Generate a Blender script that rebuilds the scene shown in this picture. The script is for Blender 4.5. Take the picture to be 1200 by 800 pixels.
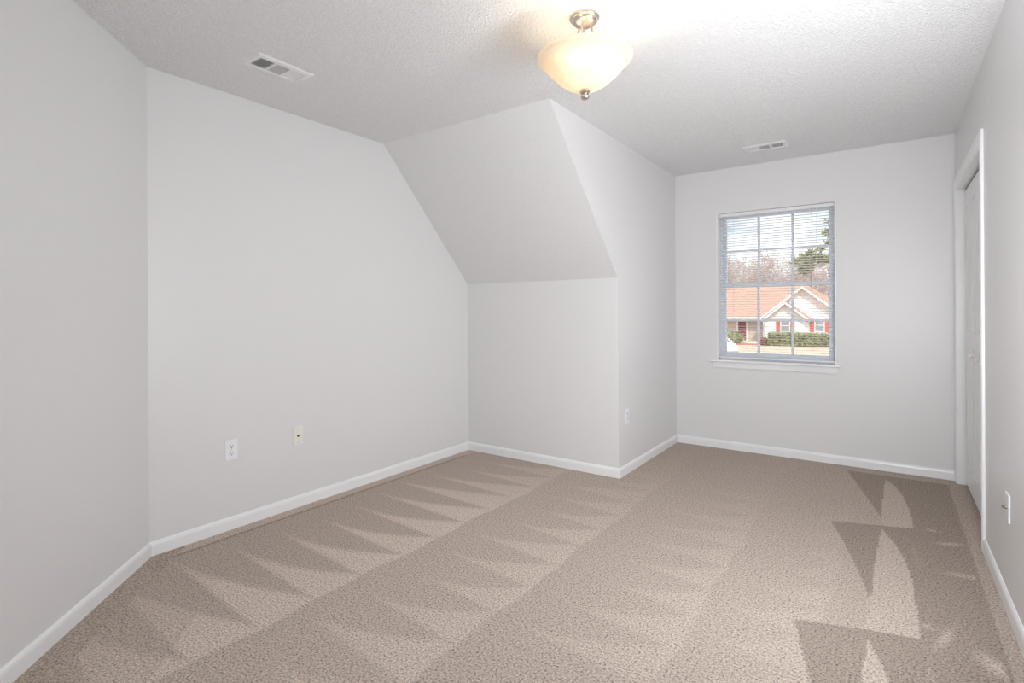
import bpy, bmesh, math, random
import numpy as np
from mathutils import Vector, Matrix
for o in list(bpy.data.objects): bpy.data.objects.remove(o)
sc = bpy.context.scene
PI = math.pi

# ------------------------------------------------------------------ camera
CAM_Z = 1.213
cam_data = bpy.data.cameras.new('camera'); cam = bpy.data.objects.new('camera', cam_data)
sc.collection.objects.link(cam); sc.camera = cam
yaw, roll, F = 0.6173, -0.0059, 620.6
right = Vector((math.cos(yaw), math.sin(yaw), 0)); fwd = Vector((-math.sin(yaw), math.cos(yaw), 0)); up = Vector((0, 0, 1))
r2 = right*math.cos(roll) + up*math.sin(roll); u2 = -right*math.sin(roll) + up*math.cos(roll)
M4 = Matrix((r2, u2, -fwd)).transposed().to_4x4(); M4.translation = (0, 0, CAM_Z)
cam.matrix_world = M4
cam_data.sensor_width = 36; cam_data.lens = 36*F/1200
cam_data.shift_y = -36.0/1200
cam_data.clip_start = 0.02; cam_data.clip_end = 600

# ------------------------------------------------------------------ view, world, sun, added fill lights
vs = sc.view_settings
sc.display_settings.display_device = 'sRGB'
vs.view_transform = 'Standard'; vs.look = 'None'; vs.gamma = 1.0; vs.use_curve_mapping = False
vs.exposure = 0.06
sc.cycles.use_denoising = True
sc.cycles.max_bounces = 10; sc.cycles.diffuse_bounces = 6; sc.cycles.transparent_max_bounces = 16
sc.cycles.caustics_refractive = False
SKY_STRENGTH = 0.108
SUN_STRENGTH = 2.1
ZENITH_GAIN = 1.6
BULB_WATTS = 0.8
FILL_WATTS = 2.0
FILL_OBLIQUE_WATTS = 54.0
ENTRY_FILL_WATTS = 48.0

wd = bpy.data.worlds.new('sky'); sc.world = wd; wd.use_nodes = True
nt = wd.node_tree; nt.nodes.clear()
wo = nt.nodes.new('ShaderNodeOutputWorld'); bg = nt.nodes.new('ShaderNodeBackground')
sky = nt.nodes.new('ShaderNodeTexSky'); sky.sky_type = 'NISHITA'; sky.sun_disc = False
sky.sun_elevation = math.radians(42); sky.sun_rotation = math.radians(150); sky.air_density = 1.0; sky.dust_density = 1.5
tc = nt.nodes.new('ShaderNodeTexCoord'); nz = nt.nodes.new('ShaderNodeTexNoise'); nz.inputs['Scale'].default_value = 5; nz.inputs['Detail'].default_value = 5
mp = nt.nodes.new('ShaderNodeMapping'); mp.inputs['Scale'].default_value = (1, 1, 3)
nt.links.new(tc.outputs['Generated'], mp.inputs['Vector']); nt.links.new(mp.outputs['Vector'], nz.inputs['Vector'])
cr = nt.nodes.new('ShaderNodeValToRGB'); cr.color_ramp.elements[0].position = .36; cr.color_ramp.elements[1].position = .60
mx = nt.nodes.new('ShaderNodeMix'); mx.data_type = 'RGBA'
nt.links.new(nz.outputs['Fac'], cr.inputs['Fac']); nt.links.new(cr.outputs['Color'], mx.inputs[0])
nt.links.new(sky.outputs['Color'], mx.inputs[6]); mx.inputs[7].default_value = (16, 16.5, 17, 1)
# the thin cloud overhead is brighter than the haze low down
sx = nt.nodes.new('ShaderNodeSeparateXYZ'); mr = nt.nodes.new('ShaderNodeMapRange'); mr.interpolation_type = 'SMOOTHSTEP'
mr.inputs['From Min'].default_value = .22; mr.inputs['From Max'].default_value = .75; mr.inputs['To Min'].default_value = 1.0; mr.inputs['To Max'].default_value = ZENITH_GAIN
vm = nt.nodes.new('ShaderNodeVectorMath'); vm.operation = 'SCALE'
nt.links.new(tc.outputs['Generated'], sx.inputs[0]); nt.links.new(sx.outputs[2], mr.inputs['Value'])
nt.links.new(mx.outputs[2], vm.inputs[0]); nt.links.new(mr.outputs[0], vm.inputs['Scale'])
nt.links.new(vm.outputs[0], bg.inputs['Color']); bg.inputs['Strength'].default_value = SKY_STRENGTH
nt.links.new(bg.outputs['Background'], wo.inputs['Surface'])

sl = bpy.data.lights.new('sun', 'SUN'); sl.energy = SUN_STRENGTH; sl.angle = math.radians(0.6); sl.color = (1, .95, .88)
so = bpy.data.objects.new('sun', sl); sc.collection.objects.link(so)
so.rotation_euler = Vector((-0.35, 0.72, -0.66)).to_track_quat('-Z', 'Y').to_euler()

# fill lights added out of view, in front of two made-up shaded windows
def fill_light(name, watts, col, loc, tilt, yaw_, w, h):
    al = bpy.data.lights.new(name, 'AREA'); al.shape = 'RECTANGLE'; al.size = w; al.size_y = h
    al.energy = watts; al.color = col
    ao = bpy.data.objects.new(name, al); sc.collection.objects.link(ao)
    ao.location = loc; ao.rotation_euler = (math.radians(90+tilt), 0, math.radians(90+yaw_))
FILL_COL = (.955, .98, 1.02)
fill_light('added_fill', FILL_WATTS, FILL_COL, (.385, 1.62, 1.4), 0, 0, 1.0, 1.2)
fill_light('added_fill_oblique', FILL_OBLIQUE_WATTS, FILL_COL, (.36, 1.78, 1.25), 8, -42, .6, 1.1)
fill_light('added_fill_entry', ENTRY_FILL_WATTS, FILL_COL, (-1.45, -1.15, 1.4), 52, 180, .9, 1.2)
YB = -1.90

# ------------------------------------------------------------------ room measures
H, A, B, C_, D, E = 2.44, 3.007, 3.5625, 1.590, 4.844, 0.390
HK, S, G = 1.4475, 2.6232, 1.102

# ------------------------------------------------------------------ helpers
def srgb(r, g, b):
    f = lambda c: (c/255/12.92) if c/255 <= .04045 else ((c/255+.055)/1.055)**2.4
    return (f(r), f(g), f(b), 1)

def mat(name, col, rough=.5, spec=.5, metal=0.0):
    m = bpy.data.materials.new(name); m.use_nodes = True
    p = m.node_tree.nodes['Principled BSDF']
    p.inputs['Base Color'].default_value = col if len(col) == 4 else (*col, 1)
    p.inputs['Roughness'].default_value = rough; p.inputs['Metallic'].default_value = metal
    p.inputs['Specular IOR Level'].default_value = spec
    return m

def add_bump(m, scale, strength, dist, detail=2.0, kind='noise'):
    n = m.node_tree; p = n.nodes['Principled BSDF']
    t = n.nodes.new('ShaderNodeTexCoord')
    if kind == 'noise':
        z = n.nodes.new('ShaderNodeTexNoise'); z.inputs['Detail'].default_value = detail; out = z.outputs['Fac']
    else:
        z = n.nodes.new('ShaderNodeTexVoronoi'); out = z.outputs['Distance']
    z.inputs['Scale'].default_value = scale
    b = n.nodes.new('ShaderNodeBump'); b.inputs['Strength'].default_value = strength; b.inputs['Distance'].default_value = dist
    n.links.new(t.outputs['Object'], z.inputs['Vector']); n.links.new(out, b.inputs['Height'])
    n.links.new(b.outputs['Normal'], p.inputs['Normal'])
    return m

def mottled(name, c1, c2, scale, rough=.8, lo=.35, hi=.65, detail=3, spec=.3):
    m = mat(name, c1, rough, spec); n = m.node_tree; p = n.nodes['Principled BSDF']
    t = n.nodes.new('ShaderNodeTexCoord'); z = n.nodes.new('ShaderNodeTexNoise')
    z.inputs['Scale'].default_value = scale; z.inputs['Detail'].default_value = detail
    r = n.nodes.new('ShaderNodeValToRGB'); r.color_ramp.elements[0].position = lo; r.color_ramp.elements[1].position = hi
    r.color_ramp.elements[0].color = c1; r.color_ramp.elements[1].color = c2
    n.links.new(t.outputs['Object'], z.inputs['Vector']); n.links.new(z.outputs['Fac'], r.inputs['Fac'])
    n.links.new(r.outputs['Color'], p.inputs['Base Color'])
    return m

def banded(name, c1, c2, period, axis=2, rough=.7, width=.12):
    """horizontal courses (siding boards, shingle rows)"""
    m = mat(name, c1, rough, .3); n = m.node_tree; p = n.nodes['Principled BSDF']
    t = n.nodes.new('ShaderNodeTexCoord'); s = n.nodes.new('ShaderNodeSeparateXYZ')
    d = n.nodes.new('ShaderNodeMath'); d.operation = 'DIVIDE'; d.inputs[1].default_value = period
    f = n.nodes.new('ShaderNodeMath'); f.operation = 'FRACT'
    l = n.nodes.new('ShaderNodeMath'); l.operation = 'LESS_THAN'; l.inputs[1].default_value = width
    x = n.nodes.new('ShaderNodeMix'); x.data_type = 'RGBA'; x.inputs[6].default_value = c1; x.inputs[7].default_value = c2
    n.links.new(t.outputs['Object'], s.inputs[0]); n.links.new(s.outputs[axis], d.inputs[0]); n.links.new(d.outputs[0], f.inputs[0])
    n.links.new(f.outputs[0], l.inputs[0]); n.links.new(l.outputs[0], x.inputs[0]); n.links.new(x.outputs[2], p.inputs['Base Color'])
    return m

def link(o): sc.collection.objects.link(o); return o
def obj(name, bm, m, parent=None, smooth=False):
    me = bpy.data.meshes.new(name); bmesh.ops.recalc_face_normals(bm, faces=bm.faces); bm.to_mesh(me); bm.free()
    if smooth:
        for f in me.polygons: f.use_smooth = True
        try: me.set_sharp_from_angle(angle=math.radians(40))
        except Exception: pass
    me.materials.append(m)
    o = link(bpy.data.objects.new(name, me))
    if parent: o.parent = parent
    return o
def tag(o, label=None, cat=None, group=None, kind=None):
    if label: o['label'] = label
    if cat: o['category'] = cat
    if group: o['group'] = group
    if kind: o['kind'] = kind
    return o
def thing(name, label, cat, loc=(0, 0, 0), rotz=0, group=None):
    o = link(bpy.data.objects.new(name, None)); o.empty_display_size = .1
    o.location = loc; o.rotation_euler = (0, 0, rotz)
    return tag(o, label, cat, group)
def struct(name, bm, m, smooth=False):
    o = obj(name, bm, m, None, smooth); o['kind'] = 'structure'; return o
def root_struct(name, loc=(0, 0, 0)):
    o = link(bpy.data.objects.new(name, None)); o.location = loc; o['kind'] = 'structure'; o.empty_display_size = .1
    return o
def box(bm, x0, x1, y0, y1, z0, z1, bev=0, segs=2):
    r = bmesh.ops.create_cube(bm, size=1)
    vs_ = r['verts']
    for v in vs_:
        v.co = Vector(((x0+x1)/2 + v.co.x*(x1-x0), (y0+y1)/2 + v.co.y*(y1-y0), (z0+z1)/2 + v.co.z*(z1-z0)))
    if bev:
        es = list({e for v in vs_ for e in v.link_edges})
        bmesh.ops.bevel(bm, geom=es, offset=bev, segments=segs, affect='EDGES', profile=.5)
    return bm
def prism(bm, pts, off):
    """pts: 3D polygon; off: extrusion vector"""
    a = [bm.verts.new(p) for p in pts]; b = [bm.verts.new(Vector(p)+Vector(off)) for p in pts]
    n = len(a); bm.faces.new(a); bm.faces.new(b[::-1])
    for i in range(n): bm.faces.new((a[i], a[(i+1) % n], b[(i+1) % n], b[i]))
    return bm
def lathe(bm, prof, n=48, cx=0, cy=0):
    rings = []
    for r, z in prof:
        if r < 1e-6: rings.append([bm.verts.new((cx, cy, z))])
        else: rings.append([bm.verts.new((cx+r*math.cos(2*PI*k/n), cy+r*math.sin(2*PI*k/n), z)) for k in range(n)])
    for a, b in zip(rings, rings[1:]):
        for k in range(n):
            k2 = (k+1) % n
            if len(a) == 1 and len(b) == 1: continue
            if len(a) == 1: bm.faces.new((a[0], b[k], b[k2]))
            elif len(b) == 1: bm.faces.new((a[k], b[0], a[k2]))
            else: bm.faces.new((a[k], b[k], b[k2], a[k2]))
    return bm
def tube(bm, p0, p1, r0, r1=None, n=8, caps=True):
    p0, p1 = Vector(p0), Vector(p1); r1 = r0 if r1 is None else r1
    d = (p1-p0).normalized(); a = d.orthogonal().normalized(); b = d.cross(a)
    v0 = [bm.verts.new(p0+(a*math.cos(2*PI*k/n)+b*math.sin(2*PI*k/n))*r0) for k in range(n)]
    v1 = [bm.verts.new(p1+(a*math.cos(2*PI*k/n)+b*math.sin(2*PI*k/n))*r1) for k in range(n)]
    for k in range(n): bm.faces.new((v0[k], v0[(k+1) % n], v1[(k+1) % n], v1[k]))
    if caps: bm.faces.new(v0[::-1]); bm.faces.new(v1)
    return bm
def NB(): return bmesh.new()

# ------------------------------------------------------------------ materials of the room
M_wall = add_bump(mat('wall_paint', (.755, .75, .75), .38, .5), 220, .04, .002)
M_trim = mat('trim_paint', (.86, .865, .87), .28, .5)
M_vinyl = mat('window_vinyl', (.74, .775, .83), .35, .5)
M_door = mat('door_paint', (.84, .84, .83), .35, .5)
M_plate = mat('white_plastic', (.86, .87, .90), .3, .5)
M_cream = mat('cream_plastic', (.84, .82, .76), .3, .5)
M_slot = mat('dark_slot', (.02, .02, .022), .6, .3)
M_steel = mat('screw_steel', (.6, .58, .55), .35, .5, 1)
M_nickel = mat('brushed_nickel', (.62, .56, .50), .28, .5, 1)
M_vent = mat('vent_white', (.82, .82, .82), .4, .4)
M_duct = mat('duct_grey', (.16, .16, .16), .7, .2)
M_blind = mat('blind_vinyl', (.84, .85, .87), .4, .4)
M_cord = mat('cord', (.62, .63, .66), .8, .2)

# popcorn ceiling: stippled bumps with a faint tone change
M_ceil = mat('popcorn_ceiling', (.80, .80, .80), .9, .1)
def popcorn(m, s, tone, hi=.935):
    n = m.node_tree; p = n.nodes['Principled BSDF']
    t = n.nodes.new('ShaderNodeTexCoord')
    z = n.nodes.new('ShaderNodeTexNoise'); z.inputs['Scale'].default_value = 110; z.inputs['Detail'].default_value = 3; z.inputs['Roughness'].default_value = .6
    r = n.nodes.new('ShaderNodeValToRGB'); r.color_ramp.elements[0].position = .38; r.color_ramp.elements[1].position = .62
    b = n.nodes.new('ShaderNodeBump'); b.inputs['Strength'].default_value = s; b.inputs['Distance'].default_value = .006
    x = n.nodes.new('ShaderNodeMix'); x.data_type = 'RGBA'; x.inputs[6].default_value = (tone, tone, tone, 1); x.inputs[7].default_value = (hi, hi, hi, 1)
    n.links.new(t.outputs['Object'], z.inputs['Vector']); n.links.new(z.outputs['Fac'], r.inputs['Fac']); n.links.new(r.outputs['Color'], b.inputs['Height'])
    n.links.new(b.outputs['Normal'], p.inputs['Normal']); n.links.new(r.outputs['Color'], x.inputs[0]); n.links.new(x.outputs[2], p.inputs['Base Color'])
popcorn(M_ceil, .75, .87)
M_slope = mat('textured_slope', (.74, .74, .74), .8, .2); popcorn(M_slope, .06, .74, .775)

# carpet: twist pile lying two ways; left rows painted lighter where light is weak
M_carpet = mat('carpet_pile', (.4, .33, .28), .95, .1)
def carpet_nodes(m):
    n = m.node_tree; p = n.nodes['Principled BSDF']
    t = n.nodes.new('ShaderNodeTexCoord')
    at = n.nodes.new('ShaderNodeAttribute'); at.attribute_name = 'nap_light'
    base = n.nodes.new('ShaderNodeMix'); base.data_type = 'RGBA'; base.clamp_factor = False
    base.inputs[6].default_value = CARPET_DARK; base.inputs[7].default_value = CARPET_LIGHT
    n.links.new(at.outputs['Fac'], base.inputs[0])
    z = n.nodes.new('ShaderNodeTexNoise'); z.inputs['Scale'].default_value = 125; z.inputs['Detail'].default_value = 4; z.inputs['Roughness'].default_value = .75
    n.links.new(t.outputs['Object'], z.inputs['Vector'])
    r = n.nodes.new('ShaderNodeValToRGB'); r.color_ramp.elements[0].position = .33; r.color_ramp.elements[1].position = .66
    r.color_ramp.elements[0].color = (.08, .065, .055, 1); r.color_ramp.elements[1].color = (1.5, 1.5, 1.5, 1)
    e = r.color_ramp.elements.new(.46); e.color = (.90, .89, .88, 1)
    n.links.new(z.outputs['Fac'], r.inputs['Fac'])
    mu = n.nodes.new('ShaderNodeMix'); mu.data_type = 'RGBA'; mu.blend_type = 'MULTIPLY'; mu.inputs[0].default_value = 1
    n.links.new(base.outputs[2], mu.inputs[6]); n.links.new(r.outputs['Color'], mu.inputs[7]); n.links.new(mu.outputs[2], p.inputs['Base Color'])
    b = n.nodes.new('ShaderNodeBump'); b.inputs['Strength'].default_value = .6; b.inputs['Distance'].default_value = .006
    n.links.new(z.outputs['Fac'], b.inputs['Height']); n.links.new(b.outputs['Normal'], p.inputs['Normal'])
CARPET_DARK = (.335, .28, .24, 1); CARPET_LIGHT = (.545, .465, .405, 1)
carpet_nodes(M_carpet)

# ------------------------------------------------------------------ floor
def build_floor():
    step = .008
    xs = np.arange(-3.2, .56, step); ys = np.arange(YB-.1, D+.1, step)
    X, Y = np.meshgrid(xs, ys); nx, ny = len(xs), len(ys)
    rng = np.random.RandomState(3)
    sm = lambda v, w: np.clip(v/w+.5, 0, 1)
    nap_light = np.full(X.shape, .62)
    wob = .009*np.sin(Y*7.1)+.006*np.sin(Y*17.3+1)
    rows = [(-2.93, -1.97, .60, 1.32, 0), (-1.97, -1.28, .74, 1.12, .11), (-1.28, -.62, .68, .92, .05), (-.62, -.20, .66, .80, .15)]  # vacuum rows; the left ones lightened to make up for weaker light
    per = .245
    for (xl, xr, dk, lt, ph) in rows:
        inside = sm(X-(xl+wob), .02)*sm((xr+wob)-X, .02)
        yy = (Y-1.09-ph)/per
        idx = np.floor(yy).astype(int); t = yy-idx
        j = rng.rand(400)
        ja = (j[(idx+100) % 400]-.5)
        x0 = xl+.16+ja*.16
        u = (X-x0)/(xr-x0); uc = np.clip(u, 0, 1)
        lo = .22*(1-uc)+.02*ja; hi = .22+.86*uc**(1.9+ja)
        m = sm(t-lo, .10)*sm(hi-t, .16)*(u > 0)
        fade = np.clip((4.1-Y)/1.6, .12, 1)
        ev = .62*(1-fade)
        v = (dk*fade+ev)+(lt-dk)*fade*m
        nap_light = nap_light*(1-inside)+v*inside
    # right hand part: pile pushed the other way, with clean light wedges
    def inpoly(P):
        c = np.zeros(X.shape, bool); n = len(P)
        for i in range(n):
            (xa, ya), (xb, yb) = P[i], P[(i+1) % n]
            if ya == yb: continue
            k = ((ya > Y) != (yb > Y)) & (X < (xb-xa)*(Y-ya)/(yb-ya)+xa)
            c ^= k
        return c
    dark = [[(-.256, 4.70), (-.17, 4.33), (-.10, 4.02), (-.032, 3.729), (-.027, 3.607), (-.271, 3.527), (-.19, 3.23), (-.12, 2.93), (-.065, 2.661), (-.073, 2.404), (-.304, 2.328),
             (-.255, 2.13), (-.21, 1.958), (-.15, 1.7), (-.10, 1.45), (-.10, 1.2), (-.33, 1.13), (-.25, .75), (-.2, .3), (-.2, YB-.2), (.6, YB-.2), (.6, 4.70)]]
    light = [[(-.021, 4.611), (.03, 4.47), (.071, 4.272), (.10, 3.98), (.111, 3.66), (-.027, 3.607), (-.04, 3.729), (-.03, 4.2)],
             [(-.035, 3.56), (.02, 3.38), (.06, 3.186), (.08, 2.98), (.087, 2.787), (.092, 2.449), (-.08, 2.404), (-.065, 2.661), (-.055, 3.1)],
             [(-.064, 2.331), (-.03, 2.22), (-.001, 2.104), (.03, 1.8), (.05, 1.25), (-.12, 1.2), (-.10, 1.5), (-.08, 2.05)],
             [(-.05, 1.12), (.0, .9), (.04, .5), (.06, .05), (-.2, .0), (-.15, .4), (-.08, .85)]]
    for P in dark: nap_light = np.where(inpoly(P), .0, nap_light)
    for P in light: nap_light = np.where(inpoly(P), .86, nap_light)
    # brightened field just left of the wedges
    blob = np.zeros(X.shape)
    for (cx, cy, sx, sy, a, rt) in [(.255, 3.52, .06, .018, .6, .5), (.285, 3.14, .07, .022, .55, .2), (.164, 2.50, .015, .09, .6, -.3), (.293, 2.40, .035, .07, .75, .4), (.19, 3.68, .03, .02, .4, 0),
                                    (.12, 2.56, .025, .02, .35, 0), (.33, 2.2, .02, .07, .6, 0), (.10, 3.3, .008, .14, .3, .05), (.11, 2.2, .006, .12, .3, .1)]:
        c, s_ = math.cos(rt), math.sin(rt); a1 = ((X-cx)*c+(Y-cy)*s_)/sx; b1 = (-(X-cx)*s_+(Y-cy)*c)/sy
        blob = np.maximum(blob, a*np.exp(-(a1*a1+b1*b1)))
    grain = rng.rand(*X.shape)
    nap_light = np.maximum(nap_light, np.where(X > .1, np.minimum(blob*1.5, 1)*(.55+.75*grain), 0))
    # strips along the skirting that the vacuum head missed
    dl = X+A; nap_light = np.where(dl < .10, 1.0, nap_light); nap_light = np.where((dl >= .088) & (dl < .112) & (Y < 3.4), .0+.15*(grain > .6), nap_light)
    dd = ((X+A)+(Y-G))/math.sqrt(2); nap_light = np.where(dd < .13, .22+.5*(grain > .55), nap_light); nap_light = np.where((dd < .45) & (Y < 1.05), nap_light*.55+.42*(.45+.55*grain), nap_light)
    nap_light = np.where((X > .335) & (Y < 4.7), .55, nap_light); nap_light = np.where((X > .318) & (X <= .335) & (Y < 4.7), .08, nap_light)
    nap_light = np.where((Y > D-.075) & (X > -.35), .5, nap_light)
    nap_light = np.clip(nap_light+.05*(grain-.5), 0, 1.4)
    me = bpy.data.meshes.new('floor')
    co = np.zeros((nx*ny, 3), np.float32); co[:, 0] = X.ravel(); co[:, 1] = Y.ravel()
    i = np.arange(nx*ny).reshape(ny, nx)
    q = np.stack([i[:-1, :-1], i[:-1, 1:], i[1:, 1:], i[1:, :-1]], -1).reshape(-1, 4)
    me.vertices.add(len(co)); me.vertices.foreach_set('co', co.ravel())
    me.loops.add(q.size); me.loops.foreach_set('vertex_index', q.ravel().astype(np.int32))
    me.polygons.add(len(q)); me.polygons.foreach_set('loop_start', (np.arange(len(q))*4).astype(np.int32))
    me.update(calc_edges=True)
    at = me.attributes.new('nap_light', 'FLOAT', 'POINT'); at.data.foreach_set('value', nap_light.ravel().astype(np.float32))
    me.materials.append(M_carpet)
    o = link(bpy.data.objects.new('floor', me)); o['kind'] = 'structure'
build_floor()

# ------------------------------------------------------------------ ceiling and walls
T = .12
bm = NB(); box(bm, -3.2, .56, YB-.1, D+.16, H, H+.1); struct('ceiling', bm, M_ceil)
bm = NB(); prism(bm, [(-A, G, 0), (-A, B, 0), (-A, B, HK), (-A, S, H), (-A, G, H)], (-T, 0, 0)); struct('wall_left', bm, M_wall)
def mitred(name, front, back, m):
    bm = NB(); a = [bm.verts.new(p) for p in front]; b = [bm.verts.new(p) for p in back]; n_ = len(a)
    bm.faces.new(a); bm.faces.new(b[::-1])
    for i in range(n_): bm.faces.new((a[i], a[(i+1) % n_], b[(i+1) % n_], b[i]))
    struct(name, bm, m)
mitred('wall_knee', [(-A, B, 0), (-C_, B, 0), (-C_, B, HK), (-A, B, HK)], [(-A-.06, B+.06, 0), (-C_-.06, B+.06, 0), (-C_-.06, B+.06, HK+.03), (-A-.06, B+.06, HK+.03)], M_wall)
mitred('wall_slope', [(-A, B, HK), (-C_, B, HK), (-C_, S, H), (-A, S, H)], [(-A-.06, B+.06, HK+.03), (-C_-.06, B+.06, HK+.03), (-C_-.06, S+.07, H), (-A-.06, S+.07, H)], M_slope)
bm = NB()
ca = [bm.verts.new(p) for p in [(-C_, B, 0), (-C_, D, 0), (-C_, D, H), (-C_, S, H), (-C_, B, HK)]]
cb = [bm.verts.new(p) for p in [(-C_-.06, B+.06, 0), (-C_-.06, D, 0), (-C_-.06, D, H), (-C_-.06, S+.07, H), (-C_-.06, B+.06, HK+.03)]]
bm.faces.new(ca); bm.faces.new(cb[::-1])
for i in range(5): bm.faces.new((ca[i], ca[(i+1) % 5], cb[(i+1) % 5], cb[i]))
struct('wall_cheek', bm, M_wall)
WX0, WX1, WZ0, WZ1 = -1.223, -.333, .775, 2.052
bm = NB()
box(bm, -C_-.06, WX0, D, D+.16, 0, H); box(bm, WX1, .56, D, D+.16, 0, H)
box(bm, WX0, WX1, D, D+.16, 0, WZ0); box(bm, WX0, WX1, D, D+.16, WZ1, H)
struct('wall_window', bm, M_wall)
DY0, DY1, DZ = 3.56, 4.77, 2.04
bm = NB()
SY0, SY1, SZ0, SZ1 = 1.02, 2.22, .72, 2.08      # unseen opening beside the camera, added to hold fill lights
box(bm, E, E+T, YB-.1, SY0, 0, H); box(bm, E, E+T, SY1, DY0, 0, H); box(bm, E, E+T, SY0, SY1, 0, SZ0); box(bm, E, E+T, SY0, SY1, SZ1, H); box(bm, E, E+T, DY1, D, 0, H); box(bm, E, E+T, DY0, DY1, DZ, H)
struct('wall_right', bm, M_wall)
bm = NB()
box(bm, E+T+.5, E+T+.54, DY0-.3, D+.1, 0, H); box(bm, E+T, E+T+.54, DY0-.34, DY0-.3, 0, H); box(bm, E+T, E+T+.54, D+.1, D+.14, 0, H)
box(bm, E+T, E+T+.54, DY0-.3, D+.1, H-.02, H+.02); box(bm, E+T, E+T+.54, DY0-.3, D+.1, -.04, 0)
struct('wall_closet', bm, M_wall)
dq = Vector((1, -1, 0))/math.sqrt(2); GX = 1.5
P0 = Vector((-A, G, 0)); P1 = Vector((-A+GX, G-GX, 0))
on = Vector((-1, -1, 0))/math.sqrt(2)*T
bm = NB(); prism(bm, [P0, P1, P1+Vector((0, 0, H)), P0+Vector((0, 0, H))], on); struct('wall_diagonal', bm, M_wall)
EY0, EY1 = -1.68, -.62  # unseen opening added to the entry wall for a fill light
bm = NB(); box(bm, P1.x-T, P1.x, YB, EY0, 0, H); box(bm, P1.x-T, P1.x, EY1, P1.y, 0, H); box(bm, P1.x-T, P1.x, EY0, EY1, 0, SZ0); box(bm, P1.x-T, P1.x, EY0, EY1, SZ1, H)
struct('wall_entry', bm, M_wall)
bm = NB()   # wall behind the camera with a wide opening added to let light in
box(bm, P1.x-T, -1.49, YB-.1, YB, 0, H); box(bm, .25, E, YB-.1, YB, 0, H); box(bm, -1.49, .25, YB-.1, YB, 0, .65); box(bm, -1.49, .25, YB-.1, YB, 2.2, H)
struct('wall_back', bm, M_wall)

# ------------------------------------------------------------------ baseboards
PROF = [(0, 0), (.012, 0), (.012, .050), (.0095, .060), (.006, .066), (.003, .0705), (0, .0705)]
def baseboard(name, p0, p1, n, k0, k1):
    p0, p1, n = Vector((*p0, 0)), Vector((*p1, 0)), Vector((*n, 0)).normalized(); d = (p1-p0).normalized()
    bm = NB()
    a = [bm.verts.new(p0+n*t+d*(k0*t)+Vector((0, 0, z))) for t, z in PROF]
    b = [bm.verts.new(p1+n*t-d*(k1*t)+Vector((0, 0, z))) for t, z in PROF]
    m = len(a); bm.faces.new(a); bm.faces.new(b[::-1])
    for i in range(m): bm.faces.new((a[i], a[(i+1) % m], b[(i+1) % m], b[i]))
    struct(name, bm, M_trim)
t225 = math.tan(PI/8)
baseboard('baseboard_left', (-A, G), (-A, B), (1, 0), t225, 1)
baseboard('baseboard_knee', (-A, B), (-C_, B), (0, -1), 1, -1)
baseboard('baseboard_cheek', (-C_, B), (-C_, D), (1, 0), -1, 1)
baseboard('baseboard_window', (-C_, D), (E, D), (0, -1), 1, 0)
baseboard('baseboard_right', (E, 3.497), (E, YB), (-1, 0), 0, 1)
baseboard('baseboard_diagonal', (P1.x, P1.y), (-A, G), (1, 1), -t225, t225)
baseboard('baseboard_entry', (P1.x, YB), (P1.x, P1.y), (1, 0), 1, -t225)
baseboard('baseboard_back', (P1.x, YB), (E, YB), (0, 1), 1, 1)

# ------------------------------------------------------------------ closet door with casing
def casing():
    w, t = .063, .014
    bm = NB()
    prof = [(0, 0), (w, 0), (w, .010), (w-.008, t), (.018, t*.85), (.006, .007), (0, .006)]   # across (0 = inner edge), out of the wall
    path = [(DY0, 0.0), (DY0, DZ), (DY1, DZ), (DY1, 0.0)]
    outs = [(-1, 0), (-1, 1), (1, 1), (1, 0)]
    rings = []
    for (y, z), (oy, oz) in zip(path, outs):
        rings.append([bm.verts.new((E-o, y+oy*a, z+oz*a)) for a, o in prof])
    m = len(prof)
    for r0, r1 in zip(rings, rings[1:]):
        for i in range(m): bm.faces.new((r0[i], r0[(i+1) % m], r1[(i+1) % m], r1[i]))
    bm.faces.new(rings[0]); bm.faces.new(rings[-1][::-1])
    struct('trim_1', bm, M_trim)
    bm = NB()   # jamb lining
    box(bm, E-.004, E+T, DY0-.001, DY0+.012, 0, DZ); box(bm, E-.004, E+T, DY1-.012, DY1+.001, 0, DZ); box(bm, E-.004, E+T, DY0, DY1, DZ-.012, DZ+.001)
    struct('trim_2', bm, M_trim)
casing()
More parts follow.
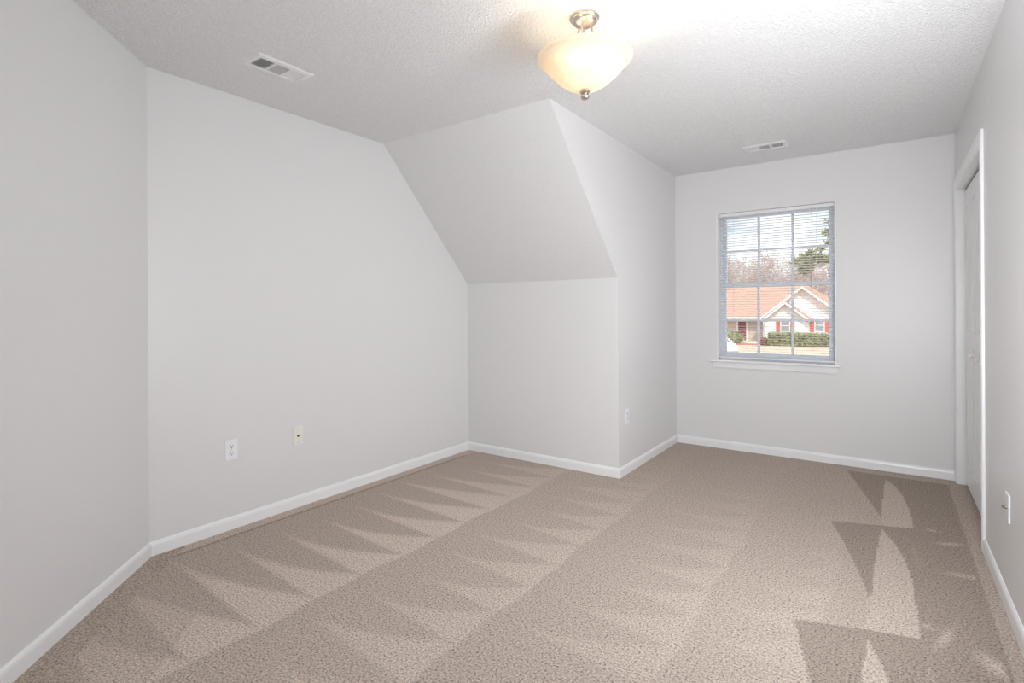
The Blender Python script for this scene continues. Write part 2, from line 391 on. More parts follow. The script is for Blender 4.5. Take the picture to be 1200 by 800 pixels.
def closet_door():
    r = root_struct('door_1', (E+.043, (DY0+DY1)/2, 0))
    y0, y1 = DY0+.016-(DY0+DY1)/2, DY1-.016-(DY0+DY1)/2
    w = (y1-y0)/4
    for i in range(4):
        a, b = y0+i*w+.0015, y0+(i+1)*w-.0015
        zt = 2.012
        bm = NB(); box(bm, 0.004, .034, a, b, .012, zt)
        st, z_ = .055, [.012, .16, .95, 1.06, 1.92, zt]
        # stiles and rails stand 4 mm proud, raised fields sit in the panels
        box(bm, 0, .006, a, a+st, .012, zt, .001, 1); box(bm, 0, .006, b-st, b, .012, zt, .001, 1)
        for zb, zc in ((.012, .16), (.95, 1.06), (1.90, zt)): box(bm, 0, .006, a+st-.002, b-st+.002, zb, zc, .001, 1)
        for zb, zc in ((.16, .95), (1.06, 1.90)):
            f = NB()
            m_ = .028
            o_ = [(.0045, a+st, zb), (.0045, b-st, zb), (.0045, b-st, zc), (.0045, a+st, zc)]
            i_ = [(0.0005, a+st+m_, zb+m_), (0.0005, b-st-m_, zb+m_), (0.0005, b-st-m_, zc-m_), (0.0005, a+st+m_, zc-m_)]
            vo = [bm.verts.new(p) for p in o_]; vi = [bm.verts.new(p) for p in i_]
            bm.faces.new(vi)
            for k in range(4): bm.faces.new((vo[k], vo[(k+1) % 4], vi[(k+1) % 4], vi[k]))
            f.free()
        leaf = obj('door_leaf', bm, M_door, r)
        if i in (1, 2):
            bm = NB(); lathe(bm, [(0, 0), (.010, 0), (.008, .004), (.007, .010), (.012, .016), (.016, .021), (.0155, .026), (.010, .030), (0, .031)], 20)
            bmesh.ops.rotate(bm, verts=bm.verts, cent=(0, 0, 0), matrix=Matrix.Rotation(-PI/2, 3, 'Y'))
            bmesh.ops.translate(bm, verts=bm.verts, vec=(0, (a+b)/2, .915))
            obj('knob', bm, M_trim, leaf, True)
    bm = NB(); box(bm, .006, .03, y0, y1, 2.017, 2.027); obj('track', bm, M_slot, r)
closet_door()

# ------------------------------------------------------------------ window
def build_window():
    r = root_struct('window_1', (0, D, 0))
    y = lambda v: v
    # white return lining with a narrow raised edge
    bm = NB()
    box(bm, WX0-.004, WX0+.006, -.004, .10, WZ0+.005, WZ1+.002, .001, 1); box(bm, WX1-.006, WX1+.004, -.004, .10, WZ0+.005, WZ1+.002, .001, 1)
    obj('jamb_lining', bm, M_trim, r)
    x0, x1, z0, z1 = WX0+.006, WX1-.006, WZ0+.02, WZ1
    bm = NB()  # outer vinyl frame
    fw = .022
    box(bm, x0, x0+fw, .09, .16, z0, z1, .002, 1); box(bm, x1-fw, x1, .09, .16, z0, z1, .002, 1)
    box(bm, x0+fw, x1-fw, .091, .159, z1-fw, z1); box(bm, x0+fw, x1-fw, .091, .159, z0-.02, z0+.012)
    obj('window_frame', bm, M_vinyl, r)
    zm = 1.423
    def sash(name, yf, yb, za, zb, zt_rail, zb_rail):
        a, b = x0+fw+.0005, x1-fw-.0005; st = .024
        bm = NB()
        box(bm, a, a+st, yf, yb, za, zb, .002, 1); box(bm, b-st, b, yf, yb, za, zb, .002, 1)
        box(bm, a+st, b-st, yf+.001, yb-.001, zb-zt_rail, zb); box(bm, a+st, b-st, yf+.001, yb-.001, za, za+zb_rail)
        s = obj(name, bm, M_vinyl, r)
        gx0, gx1, gz0, gz1 = a+st, b-st, za+zb_rail, zb-zt_rail
        ym = (yf+yb)/2
        bm = NB()
        for k in (1, 2):
            xx = gx0+(gx1-gx0)*k/3; box(bm, xx-.0105, xx+.0105, ym-.007, ym+.007, gz0, gz1, .003, 1)
        zz = (gz0+gz1)/2; box(bm, gx0, gx1, ym-.0058, ym+.0058, zz-.0085, zz+.0085, .002, 1)
        obj('muntin_grille', bm, M_vinyl, s)
        bm = NB(); box(bm, gx0-.005, gx1+.005, ym-.002, ym+.002, gz0-.005, gz1+.005); obj('pane', bm, M_glass, s)
    sash('lower_sash', .096, .122, z0+.004, zm+.018, .034, .036)
    sash('upper_sash', .126, .152, zm-.018, z1-.006, .030, .034)
    bm = NB(); box(bm, -.83, -.74, .085, .098, zm+.016, zm+.026, .003, 1); obj('sash_lock', bm, M_vinyl, r)
    bm = NB()
    box(bm, -1.289, -.298, -.044, 0.001, .757, .777, .006, 3); box(bm, WX0+.001, WX1-.001, -.002, .095, .757, .777, .001, 1)
    obj('window_stool', bm, M_trim, r)
    bm = NB()
    prism(bm, [(-1.262, -.013, .757), (-1.262, -.013, .712), (-1.262, -.006, .700), (-1.262, 0, .700), (-1.262, 0, .757)], (1.262-.318, 0, 0))
    obj('window_apron', bm, M_trim, r)
M_glass = bpy.data.materials.new('window_glass'); M_glass.use_nodes = True
n = M_glass.node_tree; n.nodes.clear()
o_ = n.nodes.new('ShaderNodeOutputMaterial'); mxs = n.nodes.new('ShaderNodeMixShader'); tr = n.nodes.new('ShaderNodeBsdfTransparent'); gl = n.nodes.new('ShaderNodeBsdfGlossy')
fr = n.nodes.new('ShaderNodeFresnel'); fr.inputs['IOR'].default_value = 1.25; gl.inputs['Roughness'].default_value = .02; tr.inputs['Color'].default_value = (.985, .99, .99, 1)
n.links.new(fr.outputs[0], mxs.inputs[0]); n.links.new(tr.outputs[0], mxs.inputs[1]); n.links.new(gl.outputs[0], mxs.inputs[2]); n.links.new(mxs.outputs[0], o_.inputs['Surface'])
build_window()
def added_window(name, loc, rz, w, h):  # made-up windows out of view, added as backing for the fill lights
    r = root_struct(name, loc); r.rotation_euler = (0, 0, rz)
    bm = NB(); box(bm, .03, .10, -w, -w+.03, 0, h); box(bm, .03, .10, w-.03, w, 0, h); box(bm, .03, .10, -w+.03, w-.03, 0, .03); box(bm, .03, .10, -w+.03, w-.03, h-.03, h)
    obj('window_frame', bm, M_vinyl, r)
    bm = NB(); box(bm, .05, .054, -w+.02, w-.02, .02, h-.05); obj('added_roller_shade', bm, M_blind, r)
    bm = NB(); tube(bm, (.052, -w+.02, h-.05), (.052, w-.02, h-.05), .022, n=16); obj('added_shade_roller', bm, M_blind, r, True)
    bm = NB(); box(bm, .085, .09, -w+.02, w-.02, .02, h-.02); obj('pane', bm, M_glass, r)
added_window('window_2_added', (E, (SY0+SY1)/2, SZ0), 0, (SY1-SY0)/2, SZ1-SZ0)
added_window('window_3_added', (P1.x, (EY0+EY1)/2, SZ0), PI, (EY1-EY0)/2, SZ1-SZ0)

def build_blind():
    r = thing('window_blind', 'white horizontal mini blind with open slats hanging in the window', 'blind', (0, D, 0))
    x0, x1 = WX0+.009, WX1-.009; yc = .045
    bm = NB(); box(bm, x0, x1, yc-.0135, yc+.0135, WZ1-.027, WZ1-.001, .002, 1); obj('headrail', bm, M_blind, r)
    zb = .787
    bm = NB(); box(bm, x0, x1, yc-.012, yc+.012, zb, zb+.013, .003, 2); obj('bottom_rail', bm, M_blind, r)
    bm = NB(); pitch = .0212; zs = zb+.026; nsl = int((WZ1-.034-zs)/pitch)
    for i in range(nsl+1):
        z = zs+i*pitch; pr = []
        for k in range(7):
            u = -1+2*k/6; pr.append((yc+u*.0125, z+.0014*(1-u*u)-.0018*u))
        t = .0004
        a = [bm.verts.new((x0+.003, yy, zz)) for yy, zz in pr]+[bm.verts.new((x0+.003, yy, zz-t)) for yy, zz in pr[::-1]]
        b = [bm.verts.new((x1-.003, v.co.y, v.co.z)) for v in a]; m = len(a)
        for k in range(m): bm.faces.new((a[k], a[(k+1) % m], b[(k+1) % m], b[k]))
        bm.faces.new(a[::-1]); bm.faces.new(b)
    obj('slats', bm, M_blind, r)
    for xx in (-1.095, -.50):
        bm = NB()
        for yy in (yc-.0135, yc+.0135): tube(bm, (xx, yy, zb+.01), (xx, yy, WZ1-.02), .0008, n=5)
        obj('ladder_cord', bm, M_cord, r)
    bm = NB(); tube(bm, (-.462, yc-.020, WZ1-.03), (-.462, yc-.020, 1.08), .0024, n=6); obj('tilt_wand', bm, M_blind, r, True)
build_blind()

# ------------------------------------------------------------------ ceiling registers
def build_vent(label, loc, rz):
    """long axis local +x; the louvres at the -x end face the viewer"""
    r = thing('ceiling_vent', label, 'vent', loc, rz, 'ceiling vents')
    L, W, t = .300, .175, .007
    bm = NB()
    fw, il, iw = .028, L/2-.030, W/2-.036
    o0 = [(-L/2, -W/2), (L/2, -W/2), (L/2, W/2), (-L/2, W/2)]
    c = .010
    lv = [(o0, 0.0), ([(x-math.copysign(c, x), y-math.copysign(c, y)) for x, y in o0], -t), ([(math.copysign(il, x), math.copysign(iw, y)) for x, y in o0], -t), ([(math.copysign(il, x), math.copysign(iw, y)) for x, y in o0], 0.0)]
    rr = [[bm.verts.new((x, y, z)) for x, y in q] for q, z in lv]
    for p, q in zip(rr, rr[1:]):
        for k in range(4): bm.faces.new((p[k], p[(k+1) % 4], q[(k+1) % 4], q[k]))
    for xx in (-il+2*il/3, -il+4*il/3): box(bm, xx-.005, xx+.005, -iw, iw, -t, -.001)
    obj('frame', bm, M_vent, r)
    for g, (tilt, n_) in enumerate(((-40, 7), (12, 8), (48, 9))):
        bm = NB(); xa = -il+g*2*il/3+.005; xb = -il+(g+1)*2*il/3-.005
        for k in range(n_):
            xx = xa+(k+.5)*(xb-xa)/n_+(0, 0, .0035)[g]; h, th = .0055, math.radians(tilt); dx, dz = h*math.sin(th), h*math.cos(th)
            prism(bm, [(xx-dx-.0006, -iw, -.0055+dz), (xx-dx+.0006, -iw, -.0055+dz), (xx+dx+.0006, -iw, -.0055-dz+.004), (xx+dx-.0006, -iw, -.0055-dz+.004)], (0, 2*iw, 0))
        obj('louvres', bm, M_vent, r)
    bm = NB(); box(bm, -il, il, -iw, iw, -.0012, 0); obj('duct_opening', bm, M_duct, r)
    for s in (-1, 1):
        bm = NB(); lathe(bm, [(0, -t-.0015), (.003, -t-.001), (.004, -t)], 10, s*(L/2-.018), 0); obj('screw', bm, M_vent, r)
build_vent('white three-way ceiling vent near the angled wall, above the white outlet plate', (-2.50, 1.50, H), PI/2)
build_vent('white three-way ceiling vent close to the wall above the window', (-.75, 4.37, H), PI)

# ------------------------------------------------------------------ wall plates (local: plate in the xz plane, facing -y)
def plate_mesh():
    bm = NB(); box(bm, -.035, .035, -.0055, 0, -.057, .057, .003, 2); return bm
def screw(parent, z, m):
    bm = NB(); lathe(bm, [(0, .0012), (.0022, .001), (.003, 0)], 12)
    bmesh.ops.rotate(bm, verts=bm.verts, cent=(0, 0, 0), matrix=Matrix.Rotation(PI/2, 3, 'X'))
    bmesh.ops.translate(bm, verts=bm.verts, vec=(0, -.0055, z)); obj('screw', bm, m, parent)
def duplex(name, label, loc, rz, group='duplex outlets'):
    r = thing(name, label, 'outlet', loc, rz, group)
    obj('face_plate', plate_mesh(), M_plate, r)
    for s in (-1, 1):
        zc = s*.0195
        bm = NB(); pts = []
        for k in range(24):
            a = 2*PI*k/24; pts.append((.0172*math.cos(a), -.0055, zc+max(-.0135, min(.0135, .0172*math.sin(a)))))
        prism(bm, pts, (0, -.0018, 0)); rc = obj('receptacle', bm, M_plate, r)
        bm = NB()
        box(bm, -.0072, -.0050, -.0078, -.0070, zc-.002, zc+.008); box(bm, .0050, .0072, -.0078, -.0070, zc-.001, zc+.007)
        box(bm, -.0028, .0028, -.0078, -.0070, zc-.0105, zc-.0055)
        obj('slots', bm, M_slot, rc)
    screw(r, 0, M_steel)
def coax(name, label, loc, rz, m, stick):
    r = thing(name, label, 'cable plate', loc, rz, 'cable plates')
    obj('face_plate', plate_mesh(), m, r)
    screw(r, .042, M_steel); screw(r, -.042, M_steel)
    bm = NB(); lathe(bm, [(0, .004), (.0075, .004), (.0075, 0)], 6)
    lathe(bm, [(0, stick), (.0046, stick), (.0046, .004)], 14)
    bmesh.ops.rotate(bm, verts=bm.verts, cent=(0, 0, 0), matrix=Matrix.Rotation(PI/2, 3, 'X')); bmesh.ops.translate(bm, verts=bm.verts, vec=(0, -.0055, 0))
    obj('connector', bm, M_conn, r)
M_conn = mat('connector_metal', (.18, .15, .12), .35, .5, 1)
duplex('wall_outlet', 'white duplex outlet on the long wall, left of the cream cable plate', (-A, 1.507, .444), PI/2)
coax('cable_plate', 'cream cable plate with small round jack on the long wall', (-A, 1.917, .442), PI/2, M_cream, .006)
duplex('wall_outlet', 'white duplex outlet on the short wall beside the window nook', (-C_, 3.705, .425), PI/2)
coax('cable_plate', 'white cable plate with protruding connector on the wall by the closet', (E, 2.874, .415), -PI/2, M_plate, .016)

# ------------------------------------------------------------------ ceiling light
def build_lamp():
    r = thing('ceiling_light', 'brushed nickel semi-flush ceiling light with frosted amber glass bowl', 'ceiling light', (-1.03, 1.988, H))
    bm = NB(); lathe(bm, [(0, 0), (.062, 0), (.063, -.006), (.060, -.012), (.054, -.015), (.052, -.022), (.044, -.030), (.030, -.036), (.016, -.039), (0, -.040)], 48); obj('canopy', bm, M_nickel, r, True)
    ang0 = math.radians(-75.6)
    for k in range(3):
        a = ang0+k*2*PI/3; ca, sa = math.cos(a), math.sin(a)
        bm = NB(); tube(bm, (.030*ca, .030*sa, -.030), (.058*ca, .058*sa, -.150), .0046, n=12); tube(bm, (.058*ca, .058*sa, -.149), (.080*ca, .080*sa, -.170), .0046, n=12); arm = obj('arm', bm, M_nickel, r, True)
        bm = NB(); tube(bm, (.074*ca, .074*sa, -.166), (.104*ca, .104*sa, -.196), .0135, n=16); obj('socket', bm, M_nickel, arm, True)
    bm = NB(); tube(bm, (0, 0, -.036), (0, 0, -.305), .0055, n=14); obj('stem', bm, M_nickel, r, True)
    ext = [(.009, -.306), (.034, -.3045), (.056, -.299), (.076, -.290), (.102, -.272), (.130, -.247), (.150, -.226), (.165, -.207), (.176, -.195), (.187, -.187), (.1945, -.181), (.1975, -.174), (.1965, -.168)]
    inn = [(.1930, -.168), (.1935, -.174), (.190, -.178), (.183, -.183), (.172, -.191), (.161, -.203), (.146, -.222), (.127, -.243), (.099, -.268), (.074, -.286), (.055, -.294), (.034, -.299), (.009, -.301)]
    bm = NB(); lathe(bm, ext+inn, 64); obj('glass_bowl', bm, M_bowl, r, True)
    bm = NB(); lathe(bm, [(0, -.300), (.017, -.302), (.021, -.310), (.021, -.316), (.016, -.320), (.012, -.324), (.0165, -.329), (.0185, -.335), (.015, -.342), (.008, -.346), (0, -.347)], 32); obj('finial', bm, M_nickel, r, True)
    for k in range(3):
        a = ang0+k*2*PI/3
        bm = NB(); lathe(bm, [(0, -.028), (.007, -.027), (.014, -.023), (.0185, -.015), (.019, -.006), (.016, .004), (.011, .013), (.009, .020), (0, .021)], 16)
        bmesh.ops.rotate(bm, verts=bm.verts, cent=(0, 0, 0), matrix=Matrix.Rotation(math.radians(-45), 3, 'Y'))
        bmesh.ops.translate(bm, verts=bm.verts, vec=(.116, 0, -.208)); bmesh.ops.rotate(bm, verts=bm.verts, cent=(0, 0, 0), matrix=Matrix.Rotation(a, 3, 'Z'))
        obj('bulb', bm, M_bulb, r, True)
M_bulb = bpy.data.materials.new('bulb_glow'); M_bulb.use_nodes = True
n = M_bulb.node_tree; n.nodes.clear(); o_ = n.nodes.new('ShaderNodeOutputMaterial'); em = n.nodes.new('ShaderNodeEmission')
em.inputs['Color'].default_value = (1, .83, .62, 1); em.inputs['Strength'].default_value = BULB_WATTS/(.0047*PI)
n.links.new(em.outputs[0], o_.inputs['Surface'])
M_bowl = bpy.data.materials.new('frosted_amber_glass'); M_bowl.use_nodes = True
n = M_bowl.node_tree; n.nodes.clear(); o_ = n.nodes.new('ShaderNodeOutputMaterial')
tl = n.nodes.new('ShaderNodeBsdfTranslucent'); tl.inputs['Color'].default_value = (.96, .86, .70, 1)
df = n.nodes.new('ShaderNodeBsdfDiffuse'); df.inputs['Color'].default_value = (.80, .77, .73, 1)
gs = n.nodes.new('ShaderNodeBsdfGlossy'); gs.inputs['Roughness'].default_value = .25
m1 = n.nodes.new('ShaderNodeMixShader'); m1.inputs[0].default_value = .5; m2 = n.nodes.new('ShaderNodeMixShader'); m2.inputs[0].default_value = .05
n.links.new(tl.outputs[0], m1.inputs[1]); n.links.new(df.outputs[0], m1.inputs[2]); n.links.new(m1.outputs[0], m2.inputs[1]); n.links.new(gs.outputs[0], m2.inputs[2]); n.links.new(m2.outputs[0], o_.inputs['Surface'])
build_lamp()

# ------------------------------------------------------------------ outside
GZ = -2.6
M_lawn = mottled('dormant_lawn', (.50, .39, .28, 1), (.62, .50, .38, 1), .8, .9)
M_siding = banded('white_siding', (.88, .87, .86, 1), (.70, .69, .68, 1), .16)
M_beige = banded('beige_siding', (.60, .50, .42, 1), (.48, .40, .33, 1), .16)
M_roof = banded('red_shingles', (.53, .31, .235, 1), (.44, .25, .19, 1), .22)
M_white = mat('exterior_white', (.88, .87, .85), .6)
M_shutter = mat('red_shutter', (.62, .17, .13), .6)
M_extglass = mat('house_glass', (.30, .33, .36), .1, .6)
M_maroon = mat('maroon_door', (.25, .06, .06), .5)
M_conc = mat('concrete', (.78, .73, .66), .9, .2)
M_brick = mottled('red_brick', (.55, .20, .13, 1), (.66, .30, .2, 1), 4, .9)
M_hedge = mottled('hedge_leaves', (.24, .26, .13, 1), (.46, .45, .28, 1), 3.5, .8, .3, .7)
M_bark = mottled('grey_bark', (.30, .24, .21, 1), (.42, .35, .31, 1), 2, .9)
M_twig = mat('twig', (.60, .50, .46), .9, .2)
M_needle = mottled('pine_needles', (.26, .29, .14, 1), (.46, .46, .27, 1), 1.2, .8, .3, .7)
bm = NB(); prism(bm, [(-150, 6, GZ-.2), (150, 6, GZ-.2), (150, 260, GZ-.2), (-150, 260, GZ-.2)], (0, 0, .2)); go = obj('ground', bm, M_lawn); go['kind'] = 'structure'

def gable(bm, xc, half, y0, y1, ze, zp):
    prism(bm, [(xc-half, y0, GZ), (xc+half, y0, GZ), (xc+half, y0, ze), (xc, y0, zp), (xc-half, y0, ze)], (0, y1-y0, 0))
def gable_roof(bm, xc, half, y0, y1, ze, zp, oh, t=.14):
    sl_ = (zp-ze)/half
    for s in (-1, 1):
        pts = [(xc, y0, zp), (xc+s*(half+oh), y0, ze-oh*sl_), (xc+s*(half+oh), y0, ze-oh*sl_+t), (xc, y0, zp+t)]
        prism(bm, pts, (0, y1-y0, 0))
def rake(bm, xc, half, y0, ze, zp, oh, t=.24):
    sl_ = (zp-ze)/half
    for s in (-1, 1):
        prism(bm, [(xc, y0-.05, zp-.08), (xc+s*(half+oh), y0-.05, ze-oh*sl_-.08), (xc+s*(half+oh), y0-.05, ze-oh*sl_+t-.08), (xc, y0-.05, zp+t-.08)], (0, .05, 0))
def house_window(r, x, y, z0, z1, w, shutters=(1, 1)):
    bm = NB(); box(bm, x-w/2-.08, x-w/2, y-.05, y, z0-.08, z1+.08); box(bm, x+w/2, x+w/2+.08, y-.05, y, z0-.08, z1+.08)
    box(bm, x-w/2, x+w/2, y-.05, y, z1, z1+.08); box(bm, x-w/2, x+w/2, y-.05, y, z0-.08, z0); box(bm, x-w/2, x+w/2, y-.04, y, (z0+z1)/2-.03, (z0+z1)/2+.03)
    f = obj('window', bm, M_white, r); bm = NB(); box(bm, x-w/2, x+w/2, y-.02, y, z0, z1); obj('window_pane', bm, M_extglass, f)
    for s, on_ in zip((-1, 1), shutters):
        if not on_: continue
        bm = NB(); xx = x+s*(w/2+.08+.22)
        box(bm, xx-.20, xx+.20, y-.05, y, z0-.08, z1+.08, .01, 1)
        for k in range(9): zc = z0+.02+k*(z1-z0-.04)/8; box(bm, xx-.15, xx+.15, y-.065, y-.045, zc-.03, zc+.03)
        obj('shutter', bm, M_shutter, r)
def build_house():
    r = thing('house', 'white gabled house with red roof and red shutters across the lawn', 'house', (0, 0, 0))
    # main block with hipped roof
    bm = NB(); box(bm, -30, -2.6, 67.4, 78, GZ, .25); obj('wall', bm, M_beige, r)
    bm = NB()
    ze, zr = .22, 4.15; yf, yr, yb = 65.9, 72.0, 78.1; xl, xr = -31, -2.2; xre = -8.0
    v = [bm.verts.new(p) for p in [(xl, yf, ze), (xr, yf, ze), (xr, yb, ze), (xl, yb, ze), (xl, yr, zr), (xre, yr, zr)]]
    bm.faces.new((v[0], v[1], v[5], v[4])); bm.faces.new((v[1], v[2], v[5])); bm.faces.new((v[2], v[3], v[4], v[5])); bm.faces.new((v[3], v[0], v[4])); bm.faces.new((v[3], v[2], v[1], v[0]))
    obj('main_roof', bm, M_roof, r)
    bm = NB(); box(bm, -31, -11.4, 65.82, 65.92, .06, .30); obj('fascia', bm, M_white, r)
    # large gable
    bm = NB(); gable(bm, -7.49, 4.0, 65.0, 72, .25, 3.50); obj('large_gable_wall', bm, M_siding, r)
    bm = NB(); gable_roof(bm, -7.49, 4.0, 64.25, 72, .25, 3.50, .35); obj('large_gable_roof', bm, M_roof, r)
    bm = NB(); rake(bm, -7.49, 4.0, 64.25, .25, 3.50, .35); obj('rake_board', bm, M_white, r)
    # small gable in front of it
    bm = NB(); gable(bm, -8.87, 2.0, 63.0, 68, .18, 1.84); obj('small_gable_wall', bm, M_siding, r)
    bm = NB(); gable_roof(bm, -8.87, 2.0, 62.35, 67, .18, 1.84, .3); obj('small_gable_roof', bm, M_roof, r)
    bm = NB(); rake(bm, -8.87, 2.0, 62.35, .18, 1.84, .3); obj('rake_board', bm, M_white, r)
    house_window(r, -8.95, 63.0, -1.15, 0.0, .78)
    house_window(r, -5.95, 65.0, -1.15, 0.10, .80)
    house_window(r, -4.05, 65.0, -1.15, 0.10, .80)
    # porch wall, door and posts
    bm = NB(); box(bm, -14.62, -13.72, 67.3, 67.42, GZ+.15, -.2); dr = obj('front_door', bm, M_maroon, r)
    bm = NB(); box(bm, -14.8, -14.62, 67.28, 67.42, GZ+.15, -.05); box(bm, -13.72, -13.6, 67.28, 67.42, GZ+.15, -.05); box(bm, -14.8, -13.6, 67.28, 67.42, -.2, -.05); obj('door_frame', bm, M_white, dr)
    for xx in (-16.4, -20.5): 
        bm = NB(); box(bm, xx-.07, xx+.07, 66.1, 66.24, GZ+.15, .2, .01, 1); obj('porch_post', bm, M_white, r)
    bm = NB(); box(bm, -24, -11.0, 66.0, 67.4, GZ, GZ+.15); obj('porch_floor', bm, M_conc, r)
    house_window(r, -16.9, 67.4, -1.2, 0.0, .8, (0, 0))
build_house()

def shrub(name, label, cat, loc, rad, seed, n=900, m=None, boxy=False):
    r = thing(name, label, cat, loc); rnd = random.Random(seed)
    bm = NB(); leaf = .13
    if boxy:
        box(bm, -rad[0]+.12, rad[0]-.12, -rad[1]+.12, rad[1]-.12, 0, rad[2]-.1, .12, 3)
    else:
        bmesh.ops.create_icosphere(bm, subdivisions=3, radius=1)
        for v in bm.verts: v.co = Vector((v.co.x*rad[0]*.9, v.co.y*rad[1]*.9, (v.co.z+1)/2*rad[2]*.93))
    for _ in range(n):
        if boxy:
            f = rnd.random()
            p = Vector((rnd.uniform(-rad[0], rad[0]), -rad[1]+rnd.uniform(0, .15), rnd.uniform(.05, rad[2]))) if f < .6 else Vector((rnd.uniform(-rad[0], rad[0]), rnd.uniform(-rad[1], rad[1]), rad[2]-.1+rnd.uniform(-.05, .12)))
            if f > .92: p = Vector((rnd.choice((-1, 1))*rad[0], rnd.uniform(-rad[1], rad[1]), rnd.uniform(.05, rad[2])))
        else:
            d = Vector((rnd.gauss(0, 1), rnd.gauss(0, 1), rnd.gauss(0, 1))).normalized()*rnd.uniform(.88, 1.04)
            p = Vector((d.x*rad[0], d.y*rad[1], (d.z+1)/2*rad[2]))
        a = Vector((rnd.gauss(0, 1), rnd.gauss(0, 1), rnd.gauss(0, 1))).normalized(); b = a.orthogonal().normalized(); c = a.cross(b)
        vv = [bm.verts.new(p+q*leaf*rnd.uniform(.6, 1.2)) for q in (b, c*.6, -b, -c*.6)]; bm.faces.new(vv)
    obj('foliage', bm, m or M_hedge, r)
    for _ in range(4 if boxy else 2):
        x = rnd.uniform(-.5, .5)*rad[0]; bm = NB(); tube(bm, (x, 0, -.02), (x*1.2, 0, rad[2]*.5), .03, .02, 5); obj('stem', bm, M_bark, r)
shrub('hedge', 'long clipped green hedge in front of the white gables', 'hedge', (-7.2, 61.6, GZ), (3.1, .7, 1.32), 1, 3200, None, True)
shrub('round_bush', 'rounded green bush by the porch, behind the white car', 'bush', (-14.6, 61.5, GZ), (1.9, 1.2, 1.5), 2, 1400)
M_redbush = mottled('reddish_leaves', (.28, .12, .10, 1), (.42, .24, .18, 1), 4, .8)
shrub('reddish_bush', 'small reddish bush at the near end of the clipped hedge', 'bush', (-10.75, 61.3, GZ), (.45, .45, .8), 5, 420, M_redbush)

bm = NB(); prism(bm, [(-13.4, 62.2, GZ+.005), (-11.2, 62.2, GZ+.005), (-11.2, 66.0, GZ+.005), (-12.6, 66.0, GZ+.005)], (0, 0, .04)); w_ = obj('walkway', bm, M_conc); w_['kind'] = 'structure'
bm = NB()
for k in range(11): box(bm, -13.55+k*.21, -13.36+k*.21, 61.2, 61.55, GZ, GZ+.16, .01, 1)
tag(obj('brick_edging', bm, M_brick), 'low red brick edging at the foot of the walkway', 'edging')
bm = NB(); prism(bm, [(-17, 41, GZ+.005), (-9.2, 41, GZ+.005), (-9.2, 48.2, GZ+.005), (-17, 49.0, GZ+.005)], (0, 0, .03)); w_ = obj('driveway', bm, M_conc); w_['kind'] = 'structure'

def build_car():
    r = thing('parked_car', 'white car parked on the pale drive before the bush', 'car', (-12.0, 46.6, GZ+.035), math.radians(-50))
    M_body = mat('car_white', (.88, .88, .88), .25, .6); M_win = mat('car_glass', (.16, .22, .34), .1, .7); M_tyre = mat('tyre', (.05, .05, .055), .7); M_dark = mat('car_dark', (.25, .26, .28), .5); M_hub = mat('wheel_hub', (.6, .6, .62), .3, .5, 1)
    hw = .9
    lowp = [(-2.25, .32), (-2.28, .75), (-2.2, 1.02), (-.6, 1.08), (1.15, 1.12), (1.9, 1.0), (2.2, .82), (2.25, .55), (2.2, .32)]
    bm = NB(); prism(bm, [(x, -hw, z) for x, z in lowp], (0, 2*hw, 0)); bmesh.ops.bevel(bm, geom=list(bm.edges), offset=.06, segments=2, affect='EDGES'); obj('body', bm, M_body, r, True)
    cab = [(-2.1, 1.0), (-1.75, 1.52), (-1.2, 1.60), (.1, 1.60), (.45, 1.52), (1.3, 1.08)]
    bm = NB()
    a = [bm.verts.new((x, -hw+.06+.16*max(0, (z-1.08)/.52), z)) for x, z in cab]; b = [bm.verts.new((x, hw-.06-.16*max(0, (z-1.08)/.52), z)) for x, z in cab]
    bm.faces.new(a); bm.faces.new(b[::-1])
    for k in range(len(a)): k2 = (k+1) % len(a); bm.faces.new((a[k], a[k2], b[k2], b[k]))
    obj('windows', bm, M_win, r)
    bm = NB(); prism(bm, [(-1.8, -.74, 1.53), (-1.2, -.74, 1.605), (.1, -.74, 1.605), (.5, -.74, 1.52), (.42, -.74, 1.60), (.05, -.74, 1.66), (-1.2, -.74, 1.66), (-1.82, -.74, 1.58)], (0, 1.48, 0)); obj('roof', bm, M_body, r)
    for x0, x1 in ((-2.1, -1.7), (-.55, -.5), (.45, 1.3)):
        for s in (-1, 1):
            z1 = 1.55; bm = NB(); tube(bm, (x0 if x0 < -1 else x1, s*(hw-.07), 1.07), (x1 if x0 < -1 else x0, s*(hw-.19), z1), .035, n=6); obj('pillar', bm, M_body, r)
    for x in (-1.4, 1.4):
        for s in (-1, 1):
            bm = NB(); tube(bm, (x, s*(hw-.2), .33), (x, s*(hw+.02), .33), .33, n=24); w = obj('wheel', bm, M_tyre, r, True)
            bm = NB(); tube(bm, (x, s*(hw-.05), .33), (x, s*(hw+.035), .33), .2, n=16); obj('hub', bm, M_hub, w, True)
    bm = NB(); box(bm, -2.3, 2.28, -hw-.01, hw+.01, .27, .42, .02, 1); obj('lower_trim', bm, M_dark, r)
    M_hl = mat('headlamp', (.6, .62, .65), .1, .7)
    for s in (-1, 1):
        bm = NB(); box(bm, 2.08, 2.21, s*.62-.16, s*.62+.16, .78, .90, .02, 1); obj('headlamp', bm, M_hl, r)
        bm = NB(); box(bm, .75, .95, s*(hw+.09)-.09, s*(hw+.09)+.09, 1.08, 1.22, .02, 1); obj('mirror', bm, M_body, r)
build_car()

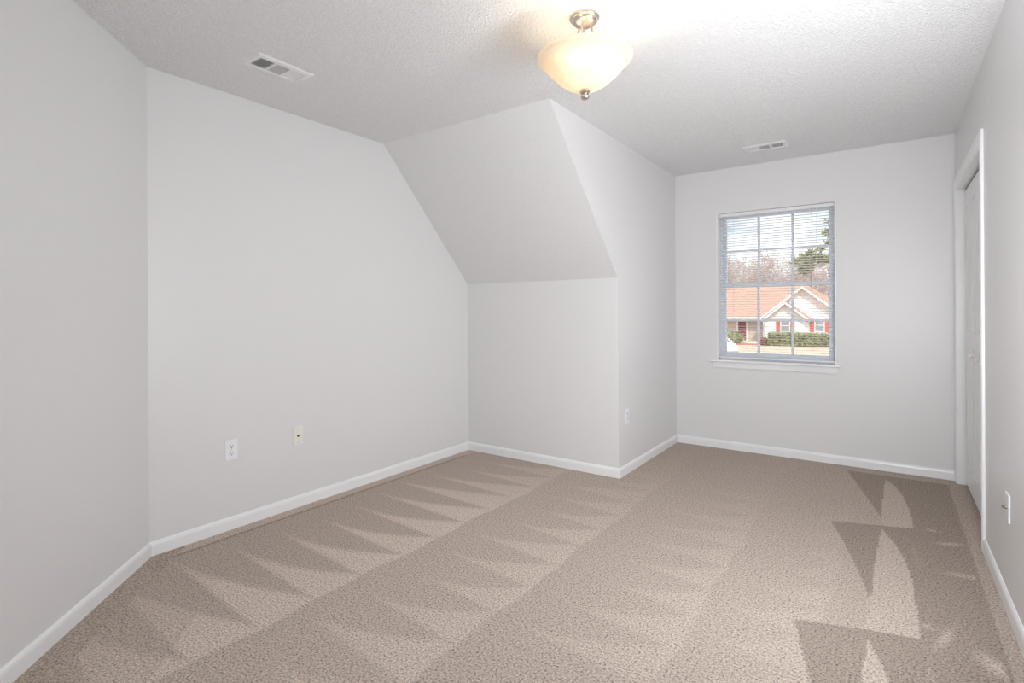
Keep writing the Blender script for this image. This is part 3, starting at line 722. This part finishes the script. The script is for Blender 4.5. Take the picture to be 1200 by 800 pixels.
# trees beyond the house
def bare_tree(label, x, y, h, seed, levels=5, group='bare trees behind the house'):
    r = thing('bare_tree', label, 'tree', (x, y, GZ), 0, group); rnd = random.Random(seed)
    bt, bt2 = NB(), NB()
    def grow(p, d, L, rad, lv):
        n_ = 2 if lv > 1 else 1
        for k in range(n_):
            d2 = (d+Vector((rnd.gauss(0, .12), rnd.gauss(0, .12), .04))).normalized(); q = p+d2*L/n_
            tube(bt if lv >= 4 else bt2, p, q, max(rad, .020), max(rad*.8, .016), 5 if lv >= 4 else 3, False); p, d, rad = q, d2, rad*.8
            if lv > 0 and (k == n_-1 or rnd.random() < .75):
                for _ in range(3 if k == n_-1 else 2):
                    ax = Vector((rnd.gauss(0, 1), rnd.gauss(0, 1), rnd.gauss(0, .6)+.35)).normalized()
                    grow(p, (d*.75+ax*.75).normalized(), L*rnd.uniform(.58, .76), rad*rnd.uniform(.5, .68), lv-1)
    grow(Vector((0, 0, -.1)), Vector((0, 0, 1)), h*.36, h*.018, levels)
    obj('trunk', bt, M_bark, r); obj('twigs', bt2, M_twig, r)
spots = [(-30.5, 92, 12.5, 1), (-26.6, 88, 14.0, 2), (-24.4, 96, 13.0, 3), (-21.0, 90, 15.2, 4), (-18.4, 98, 13.4, 5), (-16.2, 91, 14.6, 6), (-14.0, 97, 12.2, 7), (-12.3, 90, 12.0, 8), (-10.4, 98, 13.5, 9), (-8.2, 92, 12.0, 10), (-6.0, 95, 14, 11), (-3.4, 93, 13, 12)]
for (x, y, h, s) in spots: bare_tree('bare leafless tree in the row rising behind the red roof', x, y, h, s, 5)

def pine(label, x, y, h, seed, clumps, group=None):
    r = thing('pine_tree', label, 'tree', (x, y, GZ), 0, group); rnd = random.Random(seed)
    bm = NB(); tube(bm, (0, 0, -.1), (.2, 0, h*.98), h*.016, h*.004, 8); 
    cs = []
    for (dx, dz, rr) in clumps:
        tube(bm, (.1, 0, dz-rr*.3), (dx, rnd.uniform(-.5, .5), dz), .07, .03, 5); cs.append((Vector((dx, rnd.uniform(-.8, .8), dz)), rr))
    obj('trunk', bm, M_bark, r)
    bm = NB()
    for c, rr in cs:
        for _ in range(int(230*rr*rr)+60):
            d = Vector((rnd.gauss(0, .42), rnd.gauss(0, .42), rnd.gauss(0, .27)))*rr
            p = c+d; a = (d.normalized()+Vector((rnd.gauss(0, .5), rnd.gauss(0, .5), .35+rnd.gauss(0, .4)))).normalized(); b = a.orthogonal().normalized()*.09
            L_ = rnd.uniform(.2, .42)
            bm.faces.new([bm.verts.new(q) for q in (p-b, p+b, p+a*L_+b*.5, p+a*L_-b*.5)])
    obj('needles', bm, M_needle, r)
pine('tall pine with sparse green tufts, nearest the right window frame', -5.75, 74, 15.2, 21, [(.5, 14.2, .8), (1.3, 13.6, .8), (-.2, 13.0, .6), (.9, 12.4, .9), (1.9, 12.0, .8), (.1, 11.6, .5), (-.9, 11.0, .5), (1.4, 10.6, .8), (.3, 9.9, .6), (2.0, 9.2, .9)])
pine('shorter green pine standing left of the tallest pine', -8.2, 78, 11.6, 22, [(.2, 10.9, .6), (-.8, 10.5, .7), (.9, 10.3, .8), (-1.5, 9.8, .7), (.0, 9.6, .9), (1.7, 10.0, .7), (-.7, 8.9, .8)])
